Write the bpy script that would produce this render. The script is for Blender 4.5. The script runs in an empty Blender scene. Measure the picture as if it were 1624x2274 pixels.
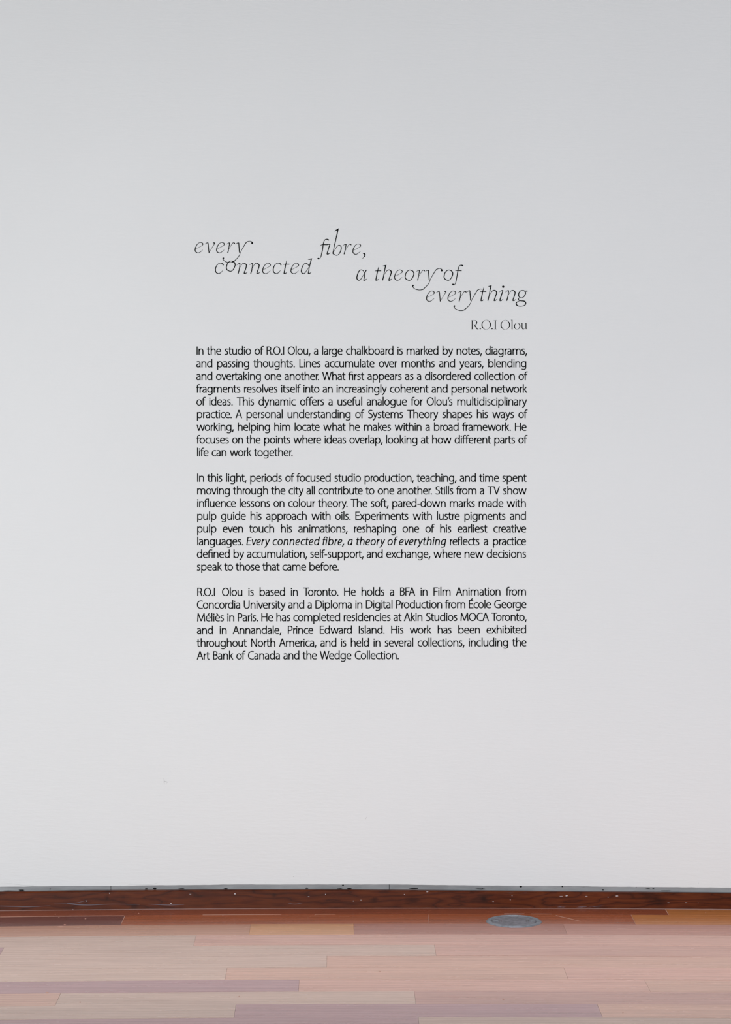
import bpy, math, random
from mathutils import Vector, noise

SC = bpy.context.scene
COL = SC.collection
W_PX, H_PX = 1624.0, 2274.0
# ------------------------------------------------------------------ camera
XV, YV = 748.0, 840.0          # vanishing point of the floor boards in the photo
F_PX = 5437.0                  # focal length in px
CAM_H = 1.4
D0 = F_PX * CAM_H / (2015.0 - YV)      # distance camera - wall
cam_d = bpy.data.cameras.new('camera'); cam = bpy.data.objects.new('camera', cam_d)
COL.objects.link(cam); SC.camera = cam
cam.location = (0, -D0, CAM_H); cam.rotation_euler = (math.pi / 2, 0, 0)
cam_d.sensor_fit = 'HORIZONTAL'; cam_d.sensor_width = 36.0
cam_d.lens = 36.0 * F_PX / W_PX
cam_d.shift_x = (W_PX / 2 - XV) / W_PX
cam_d.shift_y = -(H_PX / 2 - YV) / W_PX
cam_d.clip_start = 0.05; cam_d.clip_end = 100
# ------------------------------------------------------------------ world, lights, exposure
SC.view_settings.view_transform = 'Standard'; SC.view_settings.look = 'None'
SC.view_settings.gamma = 1.0; SC.view_settings.use_curve_mapping = False
SC.view_settings.exposure = 0.06
world = bpy.data.worlds.new('world'); SC.world = world; world.use_nodes = True
world.node_tree.nodes['Background'].inputs[0].default_value = (0.75, 0.85, 1.0, 1)
world.node_tree.nodes['Background'].inputs[1].default_value = 1.0

def area(name, loc, target, sx, sy, power, col):
    d = bpy.data.lights.new(name, 'AREA'); d.shape = 'RECTANGLE'; d.size = sx; d.size_y = sy
    d.energy = power; d.color = col
    o = bpy.data.objects.new(name, d); COL.objects.link(o); o.location = loc
    o.rotation_euler = (Vector(target) - Vector(loc)).to_track_quat('-Z', 'Y').to_euler()
    return o
# unseen lamps: rear window daylight, and side fills added to grade the wall's brightness
area('window_daylight', (-0.9, -9.05, 1.3), (-0.5, 0, 1.1), 3.1, 1.7, 90, (0.918, 0.978, 1.0))
area('added_side_fill', (-2.8, -3.8, 0.98), (2.2, -1.0, 0.95), 1.7, 1.4, 122, (0.91, 0.985, 0.995))
area('added_side_fill_right', (3.5, -3.8, 0.98), (-1.5, -1.0, 0.6), 1.7, 1.4, 80, (0.855, 0.925, 1.02))
# unseen lamp added to brighten the boards along the wall
ceil = area('added_floor_fill', (0.1, -0.60, 4.3), (0.1, -0.60, 0), 3.4, 0.4, 6.5, (0.98, 0.975, 1.0)); ceil.data.spread = math.radians(26)

# ------------------------------------------------------------------ helpers
def bow(x):                                   # the old wall and its floor boards are slightly hollow
    u = max(-1.45, min(1.45, x - 0.24))
    return 0.0254 * u * u
def wallpt(px, py):
    x = (px - XV) / F_PX * D0
    for _ in range(2):
        x = (px - XV) / F_PX * (D0 - bow(x))
    d = D0 - bow(x)
    return x, CAM_H - (py - YV) / F_PX * d
def zwall(py): return CAM_H - (py - YV) / F_PX * D0
def obj(name, me, mat=None, parent=None):
    o = bpy.data.objects.new(name, me)
    COL.objects.link(o)
    if mat is not None and not me.materials: me.materials.append(mat)
    if parent is not None: o.parent = parent
    return o
def mesh(name, verts, faces, smooth=False):
    me = bpy.data.meshes.new(name); me.from_pydata(verts, [], faces)
    if smooth:
        me.polygons.foreach_set('use_smooth', [True] * len(me.polygons))
    me.update(); return me
def empty(name, loc=(0, 0, 0)):
    o = bpy.data.objects.new(name, None); COL.objects.link(o); o.location = loc; o.empty_display_size = .05
    return o
def structure(o): o['kind'] = 'structure'; return o
def srgb(r, g, b):
    f = lambda c: (c / 255 / 12.92) if c / 255 <= 0.04045 else ((c / 255 + 0.055) / 1.055) ** 2.4
    return (f(r), f(g), f(b), 1)
class NT:
    def __init__(s, name):
        s.m = bpy.data.materials.new(name); s.m.use_nodes = True; s.t = s.m.node_tree
        s.b = s.t.nodes['Principled BSDF']
    def n(s, typ, **kw):
        nd = s.t.nodes.new(typ)
        for k, v in kw.items():
            if k.startswith('i_'):
                nd.inputs[k[2:].replace('_', ' ')].default_value = v
            else: setattr(nd, k, v)
        return nd
    def l(s, a, b): s.t.links.new(a, b)
    def mix(s, blend, fac, a, b):
        nd = s.n('ShaderNodeMix', data_type='RGBA', blend_type=blend)
        for sock, v in ((nd.inputs[0], fac), (nd.inputs[6], a), (nd.inputs[7], b)):
            if hasattr(v, 'links'): s.l(v, sock)
            else: sock.default_value = v
        return nd.outputs[2]
    def ramp(s, src, stops):
        nd = s.n('ShaderNodeValToRGB'); e = nd.color_ramp.elements
        while len(e) > 1: e.remove(e[0])
        e[0].position = stops[0][0]; e[0].color = stops[0][1]
        for p, c in stops[1:]:
            q = e.new(p); q.color = c
        s.l(src, nd.inputs[0]); return nd.outputs[0]
    def noise(s, scale, vec=None, detail=4, rough=.55, w=None, dist=0.0):
        nd = s.n('ShaderNodeTexNoise'); nd.inputs['Scale'].default_value = scale
        nd.inputs['Detail'].default_value = detail; nd.inputs['Roughness'].default_value = rough
        nd.inputs['Distortion'].default_value = dist
        if w is not None: nd.noise_dimensions = '4D'; s.l(w, nd.inputs['W'])
        if vec is not None: s.l(vec, nd.inputs['Vector'])
        return nd.outputs['Fac']
    def mapped(s, scale, rot=(0, 0, 0), src='Object'):
        tc = s.n('ShaderNodeTexCoord'); mp = s.n('ShaderNodeMapping')
        mp.inputs['Scale'].default_value = scale; mp.inputs['Rotation'].default_value = rot
        s.l(tc.outputs[src], mp.inputs[0]); return mp.outputs[0]
    def bump(s, h, strength, dist):
        nd = s.n('ShaderNodeBump'); nd.inputs['Strength'].default_value = strength
        nd.inputs['Distance'].default_value = dist; s.l(h, nd.inputs['Height'])
        s.l(nd.outputs[0], s.b.inputs['Normal'])

g = lambda v: (v, v, v, 1)
def px_x(px): return (px - XV) / F_PX * D0
def mat_wall():
    t = NT('wall_paint')
    big = t.noise(1.1, t.mapped((1, 1, 1)), 3, .5)
    t.l(t.ramp(big, [(.3, g(.765)), (.7, g(.795))]), t.b.inputs['Base Color'])
    t.b.inputs['Roughness'].default_value = .62
    t.b.inputs['Specular IOR Level'].default_value = .3
    a = t.noise(26, t.mapped((1, 1, 5.5)), 5, .6)
    t.bump(a, .32, .0016)
    return t.m
def mat_plain(name, col, rough=.5, spec=.5, metal=0):
    t = NT(name); n1 = t.noise(14, t.mapped((1, 1, 1)), 3)
    c2 = tuple(c * .88 for c in col[:3]) + (1,)
    t.l(t.mix('MIX', n1, col, c2), t.b.inputs['Base Color'])
    t.b.inputs['Roughness'].default_value = rough
    t.b.inputs['Specular IOR Level'].default_value = spec
    t.b.inputs['Metallic'].default_value = metal
    return t.m
def mat_plank():
    t = NT('satin_floor_wood')
    oi = t.n('ShaderNodeObjectInfo')
    ww = t.n('ShaderNodeMath', operation='MULTIPLY'); ww.inputs[1].default_value = 37.0
    t.l(oi.outputs['Random'], ww.inputs[0])
    fine = t.noise(11, t.mapped((1.6, 34, 1)), 8, .78, ww.outputs[0])
    mid = t.noise(2.2, t.mapped((.7, 9, 1)), 4, .6, ww.outputs[0], 1.2)
    cath = t.n('ShaderNodeTexWave', wave_type='BANDS', bands_direction='Y')
    cath.inputs['Scale'].default_value = 7; cath.inputs['Distortion'].default_value = 9
    cath.inputs['Detail'].default_value = 3; cath.inputs['Detail Scale'].default_value = .6
    t.l(t.mapped((.35, 2.2, 1)), cath.inputs['Vector'])
    c = t.mix('MULTIPLY', 1.0, oi.outputs['Color'], t.ramp(fine, [(.3, g(.74)), (.5, g(1.0)), (.7, g(1.15))]))
    c = t.mix('MULTIPLY', 1.0, c, t.ramp(mid, [(.3, (.88, .85, .84, 1)), (.5, g(1)), (.72, (1.07, 1.08, 1.09, 1))]))
    c = t.mix('MULTIPLY', .5, c, t.ramp(cath.outputs['Fac'], [(0, g(.82)), (.5, g(1.03)), (1, g(1.08))]))
    t.l(c, t.b.inputs['Base Color'])
    r = t.noise(5, t.mapped((1, 12, 1)), 4, .6)
    t.l(t.ramp(r, [(.3, g(.2)), (.7, g(.29))]), t.b.inputs['Roughness'])
    t.b.inputs['IOR'].default_value = 1.55
    t.bump(fine, .02, .0002)
    return t.m
def mat_base():
    t = NT('dark_stained_baseboard_wood')
    v = t.mapped((1, 1, 1))
    warp = t.noise(2.6, t.mapped((1, 1, 6)), 3, .5)
    mx = t.n('ShaderNodeVectorMath', operation='MULTIPLY_ADD')
    cmb = t.n('ShaderNodeCombineXYZ'); t.l(warp, cmb.inputs[2])
    t.l(cmb.outputs[0], mx.inputs[0]); mx.inputs[1].default_value = (0, 0, .34); t.l(v, mx.inputs[2])
    wv = t.n('ShaderNodeTexWave', wave_type='BANDS', bands_direction='Z')
    wv.inputs['Scale'].default_value = 9; wv.inputs['Distortion'].default_value = 2.4
    wv.inputs['Detail'].default_value = 4; wv.inputs['Detail Scale'].default_value = 2.0
    t.l(mx.outputs[0], wv.inputs['Vector'])
    c = t.ramp(wv.outputs['Fac'], [(0, (.050, .0095, .0028, 1)), (.07, (.080, .015, .004, 1)), (.5, (.094, .0185, .0048, 1)), (1, (.108, .023, .0056, 1))])
    fine = t.noise(16, t.mapped((1, 1, 26)), 5, .7)
    c = t.mix('MULTIPLY', 1, c, t.ramp(fine, [(.3, g(.62)), (.55, g(1.05)), (.75, g(1.3))]))
    # darker knots
    kn = t.noise(2.3, t.mapped((1, 1, 2.2)), 2, .5)
    c = t.mix('MULTIPLY', 1, c, t.ramp(kn, [(.25, (.35, .3, .3, 1)), (.42, g(.95)), (.8, g(1.2))]))
    # dark knots where the photo shows them
    wob = t.noise(30, t.mapped((1, 1, 3)), 3, .6)
    for kx, kz, ax, az in ((px_x(1462), .022, 11, 26), (px_x(240), .030, 50, 60), (px_x(832), .022, 36, 50), (px_x(915), .020, 24, 48), (px_x(1075), .025, 40, 40), (px_x(300), .008, 40, 60), (px_x(610), .035, 50, 60)):
        sub = t.n('ShaderNodeVectorMath', operation='SUBTRACT'); t.l(v, sub.inputs[0]); sub.inputs[1].default_value = (kx, 0, kz)
        mul = t.n('ShaderNodeVectorMath', operation='MULTIPLY'); t.l(sub.outputs[0], mul.inputs[0]); mul.inputs[1].default_value = (ax, 0, az)
        ln = t.n('ShaderNodeVectorMath', operation='LENGTH'); t.l(mul.outputs[0], ln.inputs[0])
        ad = t.n('ShaderNodeMath', operation='ADD'); t.l(ln.outputs['Value'], ad.inputs[0]); t.l(wob, ad.inputs[1])
        c = t.mix('MULTIPLY', 1, c, t.ramp(ad.outputs[0], [(.55, (.40, .34, .34, 1)), (1.0, g(1))]))
    # pale scuffing rubbed along the board
    s1 = t.noise(3.2, t.mapped((.8, 1, 20)), 2, .5)
    s2 = t.noise(120, t.mapped((.35, 1, 1.6)), 3, .7)
    m = t.n('ShaderNodeMath', operation='MULTIPLY')
    t.l(t.ramp(s1, [(.66, g(0)), (.74, g(1))]), m.inputs[0]); t.l(t.ramp(s2, [(.5, g(0)), (.68, g(1))]), m.inputs[1])
    m2 = t.n('ShaderNodeMath', operation='MULTIPLY'); m2.inputs[1].default_value = .5; t.l(m.outputs[0], m2.inputs[0])
    c = t.mix('MIX', m2.outputs[0], c, (.22, .2, .24, 1))
    t.l(c, t.b.inputs['Base Color'])
    t.b.inputs['Roughness'].default_value = .3
    t.b.inputs['Specular IOR Level'].default_value = .3
    t.b.inputs['IOR'].default_value = 1.45
    t.bump(fine, .12, .0006)
    return t.m
def mat_reveal():
    t = NT('grey_reveal_strip')
    n1 = t.noise(6, t.mapped((1, 1, 5)), 5, .6)
    n2 = t.noise(30, t.mapped((1, 1, 6)), 5, .7)
    c = t.ramp(n1, [(.3, srgb(126, 127, 129)), (.7, srgb(164, 165, 167))])
    c = t.mix('MULTIPLY', 1, c, t.ramp(n2, [(.25, g(.6)), (.4, g(1)), (.8, g(1.05))]))
    t.l(c, t.b.inputs['Base Color']); t.b.inputs['Roughness'].default_value = .5
    t.bump(n2, .2, .001)
    return t.m
def mat_metal(name, col, rough):
    t = NT(name)
    n1 = t.noise(60, t.mapped((1, 1, 1)), 5, .65)
    c2 = tuple(c * .62 for c in col[:3]) + (1,)
    t.l(t.ramp(n1, [(.35, c2), (.6, col)]), t.b.inputs['Base Color'])
    t.b.inputs['Metallic'].default_value = .4
    t.l(t.ramp(n1, [(.3, g(rough + .15)), (.7, g(rough))]), t.b.inputs['Roughness'])
    t.bump(n1, .15, .0004)
    return t.m
M_WALL = mat_wall(); M_PLANK = mat_plank(); M_BASE = mat_base(); M_REV = mat_reveal()
M_VINYL = mat_plain('matt_black_vinyl', (.0022, .0022, .0024, 1), .7, .1)
M_SUB = mat_plain('dark_gap', (.08, .035, .022, 1), .8, .1)
M_BLACK = mat_plain('black_matt', (.012, .012, .013, 1), .8, .1)
M_CEIL = mat_plain('dark_ceiling_paint', (.10, .10, .105, 1), .8, .2)
M_SIDE = mat_plain('side_wall_paint', (.30, .30, .30, 1), .8, .2)
M_FRAME = mat_plain('window_frame_paint', (.7, .7, .7, 1), .5, .4)

# ------------------------------------------------------------------ setting: walls, ceiling
XL, XR, YB, ZC = -2.9, 3.6, -9.2, 4.4
def frange(a, b, n): return [a + (b - a) * i / n for i in range(n + 1)]
XS = sorted(set([XL, -2.4, -1.9] + [round(v, 4) for v in frange(-1.5, 2.0, 280)] + [2.4, 3.0, XR]))
# ragged lower edge of the plaster, measured along the photo
EDGE = [(-600, 1972), (0, 1969), (60, 1969), (72, 1968.2), (100, 1968.3), (135, 1967.6), (260, 1967.3), (400, 1965.4), (550, 1964), (860, 1963.9), (960, 1965.2),
        (1074, 1966.4), (1250, 1967.6), (1350, 1969), (1624, 1971), (2300, 1974)]
TOPB = [(-600, 1981), (0, 1979.6), (200, 1976.8), (550, 1974.6), (760, 1974.6), (1074, 1977.4), (1350, 1979.6), (1624, 1982.2), (2300, 1986)]
def interp(tab, px):
    if px <= tab[0][0]: return tab[0][1]
    for (a, b), (c, d) in zip(tab, tab[1:]):
        if px <= c: return b + (d - b) * (px - a) / (c - a)
    return tab[-1][1]
def z_of(tab, x, jit=0.0):
    px = XV + x * F_PX / (D0 - bow(x))
    py = interp(tab, px) + jit
    return CAM_H - (py - YV) / F_PX * (D0 - bow(x))
def slab_along(xs, zlo, zhi, y0, y1):
    """vertical board following the wall: front at y0 (towards camera), back at y1, profile rounded by rows"""
    v, f = [], []
    for x in xs:
        b = -bow(x)
        v += [(x, b + y0, zlo(x)), (x, b + y0, zhi(x)), (x, b + y1, zhi(x)), (x, b + y1, zlo(x))]
    n = len(xs)
    for i in range(n - 1):
        a, c = 4 * i, 4 * (i + 1)
        for k in range(4):
            f.append((a + k, a + (k + 1) % 4, c + (k + 1) % 4, c + k))
    f.append((3, 2, 1, 0)); e = 4 * (n - 1); f.append((e, e + 1, e + 2, e + 3))
    return v, f
def flip(me):
    me.flip_normals(); return me
random.seed(4)
JIT = {x: (noise.noise(Vector((x * 55, 0, 0))) * .5 + noise.noise(Vector((x * 9, 3, 0))) * .5) for x in XS}
v, f = slab_along(XS, lambda x: z_of(EDGE, x, JIT[x]), lambda x: ZC, 0.0, 0.10)
wall = obj('wall_back', mesh('wall_back', v, f), M_WALL); structure(wall)
wall['label'] = 'white painted gallery wall carrying the black text'
# black backing slab; the open slot's darkness is put into its colour
v, f = slab_along(XS[::12] + [XS[-1]], lambda x: -.03, lambda x: .09, 0.0125, 0.09)
# keep it below the plaster's own back part
o = structure(obj('trim_2', mesh('trim_2', v, f), M_BLACK)); o['label'] = 'black backing behind the grey strip under the wall'
# grey strip, in lengths
def px2x(px, py=1970):
    return wallpt(px, py)[0]
cuts = [XL] + [px2x(p) for p in (246, 864.8)] + [XR]
trim = empty('trim_1'); structure(trim); trim['label'] = 'grey strip in the slot between wall and baseboard'
for a, b in zip(cuts, cuts[1:]):
    xs = [a + .0006] + [x for x in XS if a + .002 < x < b - .002] + [b - .0006]
    v, f = slab_along(xs, lambda x: z_of(TOPB, x) - .004 + .0006 * noise.noise(Vector((x * 30, 7, 0))),
                      lambda x: z_of(EDGE, x) + .006, 0.004, 0.012)
    obj('strip_length', mesh('strip_length', v, f), M_REV, trim)

# baseboard: eased front edge
def board_mesh(xs):
    v, f = [], []
    for x in xs:
        b = -bow(x); zt = z_of(TOPB, x) - .0004 + .0003 * noise.noise(Vector((x * 14, 1, 0)))
        prof = [(-.0100, .0008), (-.0100, zt - .0026), (-.0088, zt - .0008), (-.0066, zt), (.0038, zt), (.0038, .0008)]
        v += [(x, b + p[0], p[1]) for p in prof]
    n = len(xs); k = 6
    for i in range(n - 1):
        a, c = k * i, k * (i + 1)
        for j in range(k): f.append((a + j, a + (j + 1) % k, c + (j + 1) % k, c + j))
    f.append(tuple(range(k - 1, -1, -1))); e = k * (n - 1); f.append(tuple(e + j for j in range(k)))
    return mesh('baseboard_back', v, f)
bb = structure(obj('baseboard_back', board_mesh(XS), M_BASE)); bb['label'] = 'low dark brown wooden baseboard with pale scuffs'

def bead(xs, y0, y1, z0, z1, name, mat, parent):
    v, f = slab_along(xs, lambda x: z0, lambda x: z1 + .0003 * noise.noise(Vector((x * 40, 5, 0))), y0, y1)
    return obj(name, mesh(name, v, f), mat, parent)
bead([x for x in XS if -1.4 < x < 1.9], -.0118, -.0101, -.0002, .0010, 'dust_line', mat_plain('pale_dusty_filler', (.36, .24, .22, 1), .7, .2), bb)

def box(x0, x1, y0, y1, z0, z1):
    v = [(x, y, z) for x in (x0, x1) for y in (y0, y1) for z in (z0, z1)]
    f = [(0, 1, 3, 2), (4, 6, 7, 5), (0, 4, 5, 1), (2, 3, 7, 6), (0, 2, 6, 4), (1, 5, 7, 3)]
    return v, f
def merged(parts):
    V, F = [], []
    for v, f in parts:
        n = len(V); V += v; F += [tuple(i + n for i in q) for q in f]
    return V, F
structure(obj('ceiling', mesh('ceiling', *box(XL - .1, XR + .1, YB - .1, .1, ZC, ZC + .1)), M_CEIL))
# side wall and rear wall with openings, the side ones invented for the side fills (all behind or beside the camera)
wy0, wy1, wz0, wz1 = -4.7, -2.9, .2, 1.75
structure(obj('wall_left', mesh('wall_left', *merged([box(XL - .1, XL, YB, wy0, 0, ZC), box(XL - .1, XL, wy1, .1, 0, ZC),
          box(XL - .1, XL, wy0, wy1, 0, wz0), box(XL - .1, XL, wy0, wy1, wz1, ZC)])), M_SIDE))
structure(obj('wall_right', mesh('wall_right', *merged([box(XR, XR + .1, YB, wy0, 0, ZC), box(XR, XR + .1, wy1, .1, 0, ZC),
          box(XR, XR + .1, wy0, wy1, 0, wz0), box(XR, XR + .1, wy0, wy1, wz1, ZC)])), M_SIDE))
rx0, rx1, rz0, rz1 = -2.5, .7, .35, 2.35
structure(obj('wall_rear', mesh('wall_rear', *merged([box(XL, rx0, YB - .1, YB, 0, ZC), box(rx1, XR, YB - .1, YB, 0, ZC),
          box(rx0, rx1, YB - .1, YB, 0, rz0), box(rx0, rx1, YB - .1, YB, rz1, ZC)])), M_SIDE))
def window(name, along, lo, hi, z0, z1, at, n):
    w = structure(empty(name))
    def bar(a0, a1, c0, c1, nm):
        b = box(a0, a1, at - .04, at + .04, c0, c1) if along == 'x' else box(at - .04, at + .04, a0, a1, c0, c1)
        obj(nm, mesh(nm, *b), M_FRAME, w)
    bar(lo, hi, z0, z0 + .05, 'frame_rail'); bar(lo, hi, z1 - .05, z1, 'frame_rail')
    for i in range(n + 1):
        c = lo + .025 + (hi - lo - .05) * i / n
        bar(c - .025, c + .025, z0 + .05, z1 - .05, 'frame_post')
window('window_1', 'x', rx0, rx1, rz0, rz1, YB - .05, 3)
window('window_2', 'y', wy0, wy1, wz0, wz1, XL - .05, 2)
window('window_3', 'y', wy0, wy1, wz0, wz1, XR + .05, 2)

# ------------------------------------------------------------------ floor boards
structure(obj('trim_3', mesh('trim_3', *box(XL - .1, XR + .1, YB - .1, .1, -.05, -.0155)), M_SUB))
floor = empty('floor'); structure(floor); floor['label'] = 'satin reddish brown hardwood strip floor'
ROWY = [2015.2, 2030, 2051.4, 2074.8, 2097.8, 2122.5, 2148, 2174.6, 2201, 2229, 2258.6]   # board edges on the axis
def dist(py): return F_PX * CAM_H / (py - YV)
rows = [D0 - dist(y) for y in ROWY]
PW = (rows[-1] - rows[1]) / 9.0
while rows[-1] + PW < -YB: rows.append(rows[-1] + PW)
rows.append(-YB)
# joints per row: (px, py) on the photo; colours between them
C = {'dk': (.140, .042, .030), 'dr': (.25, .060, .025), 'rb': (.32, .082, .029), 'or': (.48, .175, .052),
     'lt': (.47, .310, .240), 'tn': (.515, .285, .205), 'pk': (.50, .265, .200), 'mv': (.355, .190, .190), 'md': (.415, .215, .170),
     'ty': (.44, .205, .125), 'ly': (.52, .235, .095), 'py': (.36, .138, .092), 'my': (.40, .170, .120)}  # third row tones: soft end of the baseboard reflection put into colour
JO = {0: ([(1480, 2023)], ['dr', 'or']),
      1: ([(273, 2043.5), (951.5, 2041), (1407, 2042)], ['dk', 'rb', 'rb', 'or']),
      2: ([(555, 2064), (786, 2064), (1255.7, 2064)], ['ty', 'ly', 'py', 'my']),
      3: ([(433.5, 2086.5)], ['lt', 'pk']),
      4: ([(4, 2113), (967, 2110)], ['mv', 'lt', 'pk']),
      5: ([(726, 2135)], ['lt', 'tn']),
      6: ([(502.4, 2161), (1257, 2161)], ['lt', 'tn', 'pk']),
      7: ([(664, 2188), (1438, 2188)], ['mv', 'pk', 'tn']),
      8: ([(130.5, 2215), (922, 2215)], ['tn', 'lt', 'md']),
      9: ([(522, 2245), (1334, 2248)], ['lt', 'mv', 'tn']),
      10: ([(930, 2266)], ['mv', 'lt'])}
rnd = random.Random(11)
names = ['tn', 'pk', 'lt', 'md', 'pk', 'tn', 'mv', 'lt']
def plank(x0, x1, t0, t1, col, z):
    n = max(1, int((x1 - x0) / .12))
    xs = [x0 + (x1 - x0) * i / n for i in range(n + 1)]
    v, f = [], []
    e = .0006
    for x in xs:
        b = bow(x)
        v += [(x, -(t0 + b), z - .00012), (x, -(t0 + e + b), z), (x, -(t1 - e + b), z), (x, -(t1 + b), z - .00012), (x, -(t1 + b), -.0155), (x, -(t0 + b), -.0155)]
    k = 6
    for i in range(n):
        a, c = k * i, k * (i + 1)
        for j in range(k): f.append((a + j, c + j, c + (j + 1) % k, a + (j + 1) % k))
    f.append(tuple(range(k))); q = k * n; f.append(tuple(q + j for j in range(k - 1, -1, -1)))
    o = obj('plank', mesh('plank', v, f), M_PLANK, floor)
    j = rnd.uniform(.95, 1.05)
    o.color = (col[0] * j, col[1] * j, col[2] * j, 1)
GAP = .00018
bxa, bxb = XL, XR
for r in range(len(rows) - 1):
    t0, t1 = rows[r] + GAP, rows[r + 1] - GAP
    if r in JO:
        js, cols = JO[r]
        xj = [(px - XV) * dist(py) / F_PX for px, py in js]
    else:
        xj, x = [], rnd.uniform(-1.6, -.6)
        while x < 1.6: xj.append(x); x += rnd.uniform(.7, 1.9)
        cols = [names[rnd.randrange(8)] for _ in range(len(xj) + 1)]
    # boards beyond the frame
    x = xj[0] - rnd.uniform(1.1, 1.9) if xj[0] < -.5 else -rnd.uniform(1.3, 2.3)
    left = []
    while x > bxa + .3: left.append(x); x -= rnd.uniform(.9, 2.0)
    x = xj[-1] + rnd.uniform(1.1, 1.9) if xj[-1] > .7 else rnd.uniform(1.5, 2.4)
    right = []
    while x < bxb - .3: right.append(x); x += rnd.uniform(.9, 2.0)
    allx = [bxa] + left[::-1] + xj + right + [bxb]
    cl = [names[rnd.randrange(8)] for _ in left] + cols + [names[rnd.randrange(8)] for _ in right]
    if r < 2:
        cl = [c if c in ('dk', 'dr', 'rb', 'or') else 'rb' for c in cl]  # rows by the wall stay dark: baseboard reflection put into their colour
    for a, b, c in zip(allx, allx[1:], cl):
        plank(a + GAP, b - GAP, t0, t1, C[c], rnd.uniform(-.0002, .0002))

# ------------------------------------------------------------------ round metal floor box
def lathe(name, prof, cx, cy, cz, seg, mat, parent=None, closed=True):
    v, f = [], []
    n = len(prof)
    for i in range(seg):
        a = 2 * math.pi * i / seg
        v += [(cx + r * math.cos(a), cy + r * math.sin(a), cz + z) for r, z in prof]
    for i in range(seg):
        a, c = n * i, n * ((i + 1) % seg)
        for j in range(n - 1): f.append((a + j, c + j, c + j + 1, a + j + 1))
    f.append(tuple(n * i + n - 1 for i in range(seg)))
    f.append(tuple(n * i for i in range(seg - 1, -1, -1)))
    o = obj(name, mesh(name, v, f, False), mat, parent)
    return o
M_RING = mat_metal('worn_steel_ring', (.21, .225, .255, 1), .34)
M_LID = mat_metal('dull_steel_lid', (.19, .185, .21, 1), .4)
M_GRIP = mat_metal('grimy_steel', (.16, .13, .14, 1), .5)
dc = dist(2046.6); R = 61.6 * dc / F_PX
ox, oy = (1141.7 - XV) * dc / F_PX, -(D0 - dc)
fb = empty('floor_box', (ox, oy, 0)); fb['label'] = 'round grey metal floor box cover set in the wooden floor'; fb['category'] = 'floor box'
lathe('outer_ring', [(R * .80, -.004), (R * .80, .0012), (R * .84, .0034), (R * .90, .0038), (R * .96, .0024), (R, .0004), (R, -.004)][::1], 0, 0, 0, 96, M_RING, fb)
lathe('lid', [(R * .795, -.003), (R * .795, .0016), (R * .775, .0024), (R * .70, .0022), (R * .69, .0016), (R * .0 + .0005, .0015)], 0, 0, .0002, 72, M_LID, fb)
for sx in (-1, 1):
    c = R * .66 * sx
    lathe('lock_screw', [(.0075, -.001), (.0075, .0026), (.006, .0032), (.0004, .0032)], c, 0, .0003, 20, M_RING, fb)
    # slotted recess plates at each side of the lid
    for k in (-3, -1.9, 1.5):
        hl = .012 if k < 0 else .008
        q = box(c - .0006 + k * .005 * sx, c + .0006 + k * .005 * sx, -hl, hl, .0017, .0026)
        obj('grip_rib', mesh('grip_rib', *q), M_GRIP, fb)

# ------------------------------------------------------------------ stroke lettering
def catmull(pts, seg=5, closed=False):
    if len(pts) < 3: return [tuple(p) for p in pts]
    P = list(pts); n = len(P); out = []
    rng = range(n if closed else n - 1)
    for i in rng:
        if closed: p0, p1, p2, p3 = P[(i - 1) % n], P[i], P[(i + 1) % n], P[(i + 2) % n]
        else: p0, p1, p2, p3 = P[max(i - 1, 0)], P[i], P[i + 1], P[min(i + 2, n - 1)]
        # centripetal-like tangents
        def dd(a, b): return max(1e-6, math.hypot(a[0] - b[0], a[1] - b[1]))
        d0, d1, d2 = dd(p0, p1), dd(p1, p2), dd(p2, p3)
        m1 = [((p1[k] - p0[k]) / d0 * d1 + (p2[k] - p1[k]) * d0 / d1 * d1 / d0 * 1.0) / 2 if p0 != p1 else (p2[k] - p1[k]) for k in range(len(p1))]
        m2 = [((p2[k] - p1[k]) + (p3[k] - p2[k]) / d2 * d1) / 2 if p2 != p3 else (p2[k] - p1[k]) for k in range(len(p1))]
        for s in range(seg):
            t = s / seg; a = 2 * t**3 - 3 * t**2 + 1; b = t**3 - 2 * t**2 + t; c = -2 * t**3 + 3 * t**2; d = t**3 - t**2
            out.append(tuple(a * p1[k] + b * m1[k] + c * p2[k] + d * m2[k] for k in range(len(p1))))
    if not closed: out.append(tuple(P[-1]))
    return out
def ribbon(pts, closed=False, hcut=False):
    """pts [(x, y, w)] -> list of (left, right) pairs"""
    n = len(pts); res = []
    for i, (x, y, w) in enumerate(pts):
        if hcut:
            dx, dy = pts[-1][0] - pts[0][0], pts[-1][1] - pts[0][1]; L = math.hypot(dx, dy)
            h = w / 2 * L / max(abs(dy), 1e-6); sg = 1 if dy > 0 else -1
            res.append(((x - h * sg, y), (x + h * sg, y))); continue
        a = pts[(i - 1) % n] if (closed or i > 0) else pts[i]
        b = pts[(i + 1) % n] if (closed or i < n - 1) else pts[i]
        d1 = (x - a[0], y - a[1]); d2 = (b[0] - x, b[1] - y)
        l1, l2 = math.hypot(*d1), math.hypot(*d2)
        if l1 < 1e-9: d1, l1 = d2, l2
        if l2 < 1e-9: d2, l2 = d1, l1
        if l1 < 1e-9: d1 = d2 = (1, 0); l1 = l2 = 1
        t = (d1[0] / l1 + d2[0] / l2, d1[1] / l1 + d2[1] / l2); lt = math.hypot(*t)
        if lt < 1e-6: t = d1; lt = l1
        nx, ny = -t[1] / lt, t[0] / lt
        c = max(.6, abs(nx * -d1[1] / l1 + ny * d1[0] / l1))
        h = w / 2 / c
        res.append(((x + nx * h, y + ny * h), (x - nx * h, y - ny * h)))
    return res
EPS_F, EPS_B = .00035, -.0002            # vinyl film thickness on the paint
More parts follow.
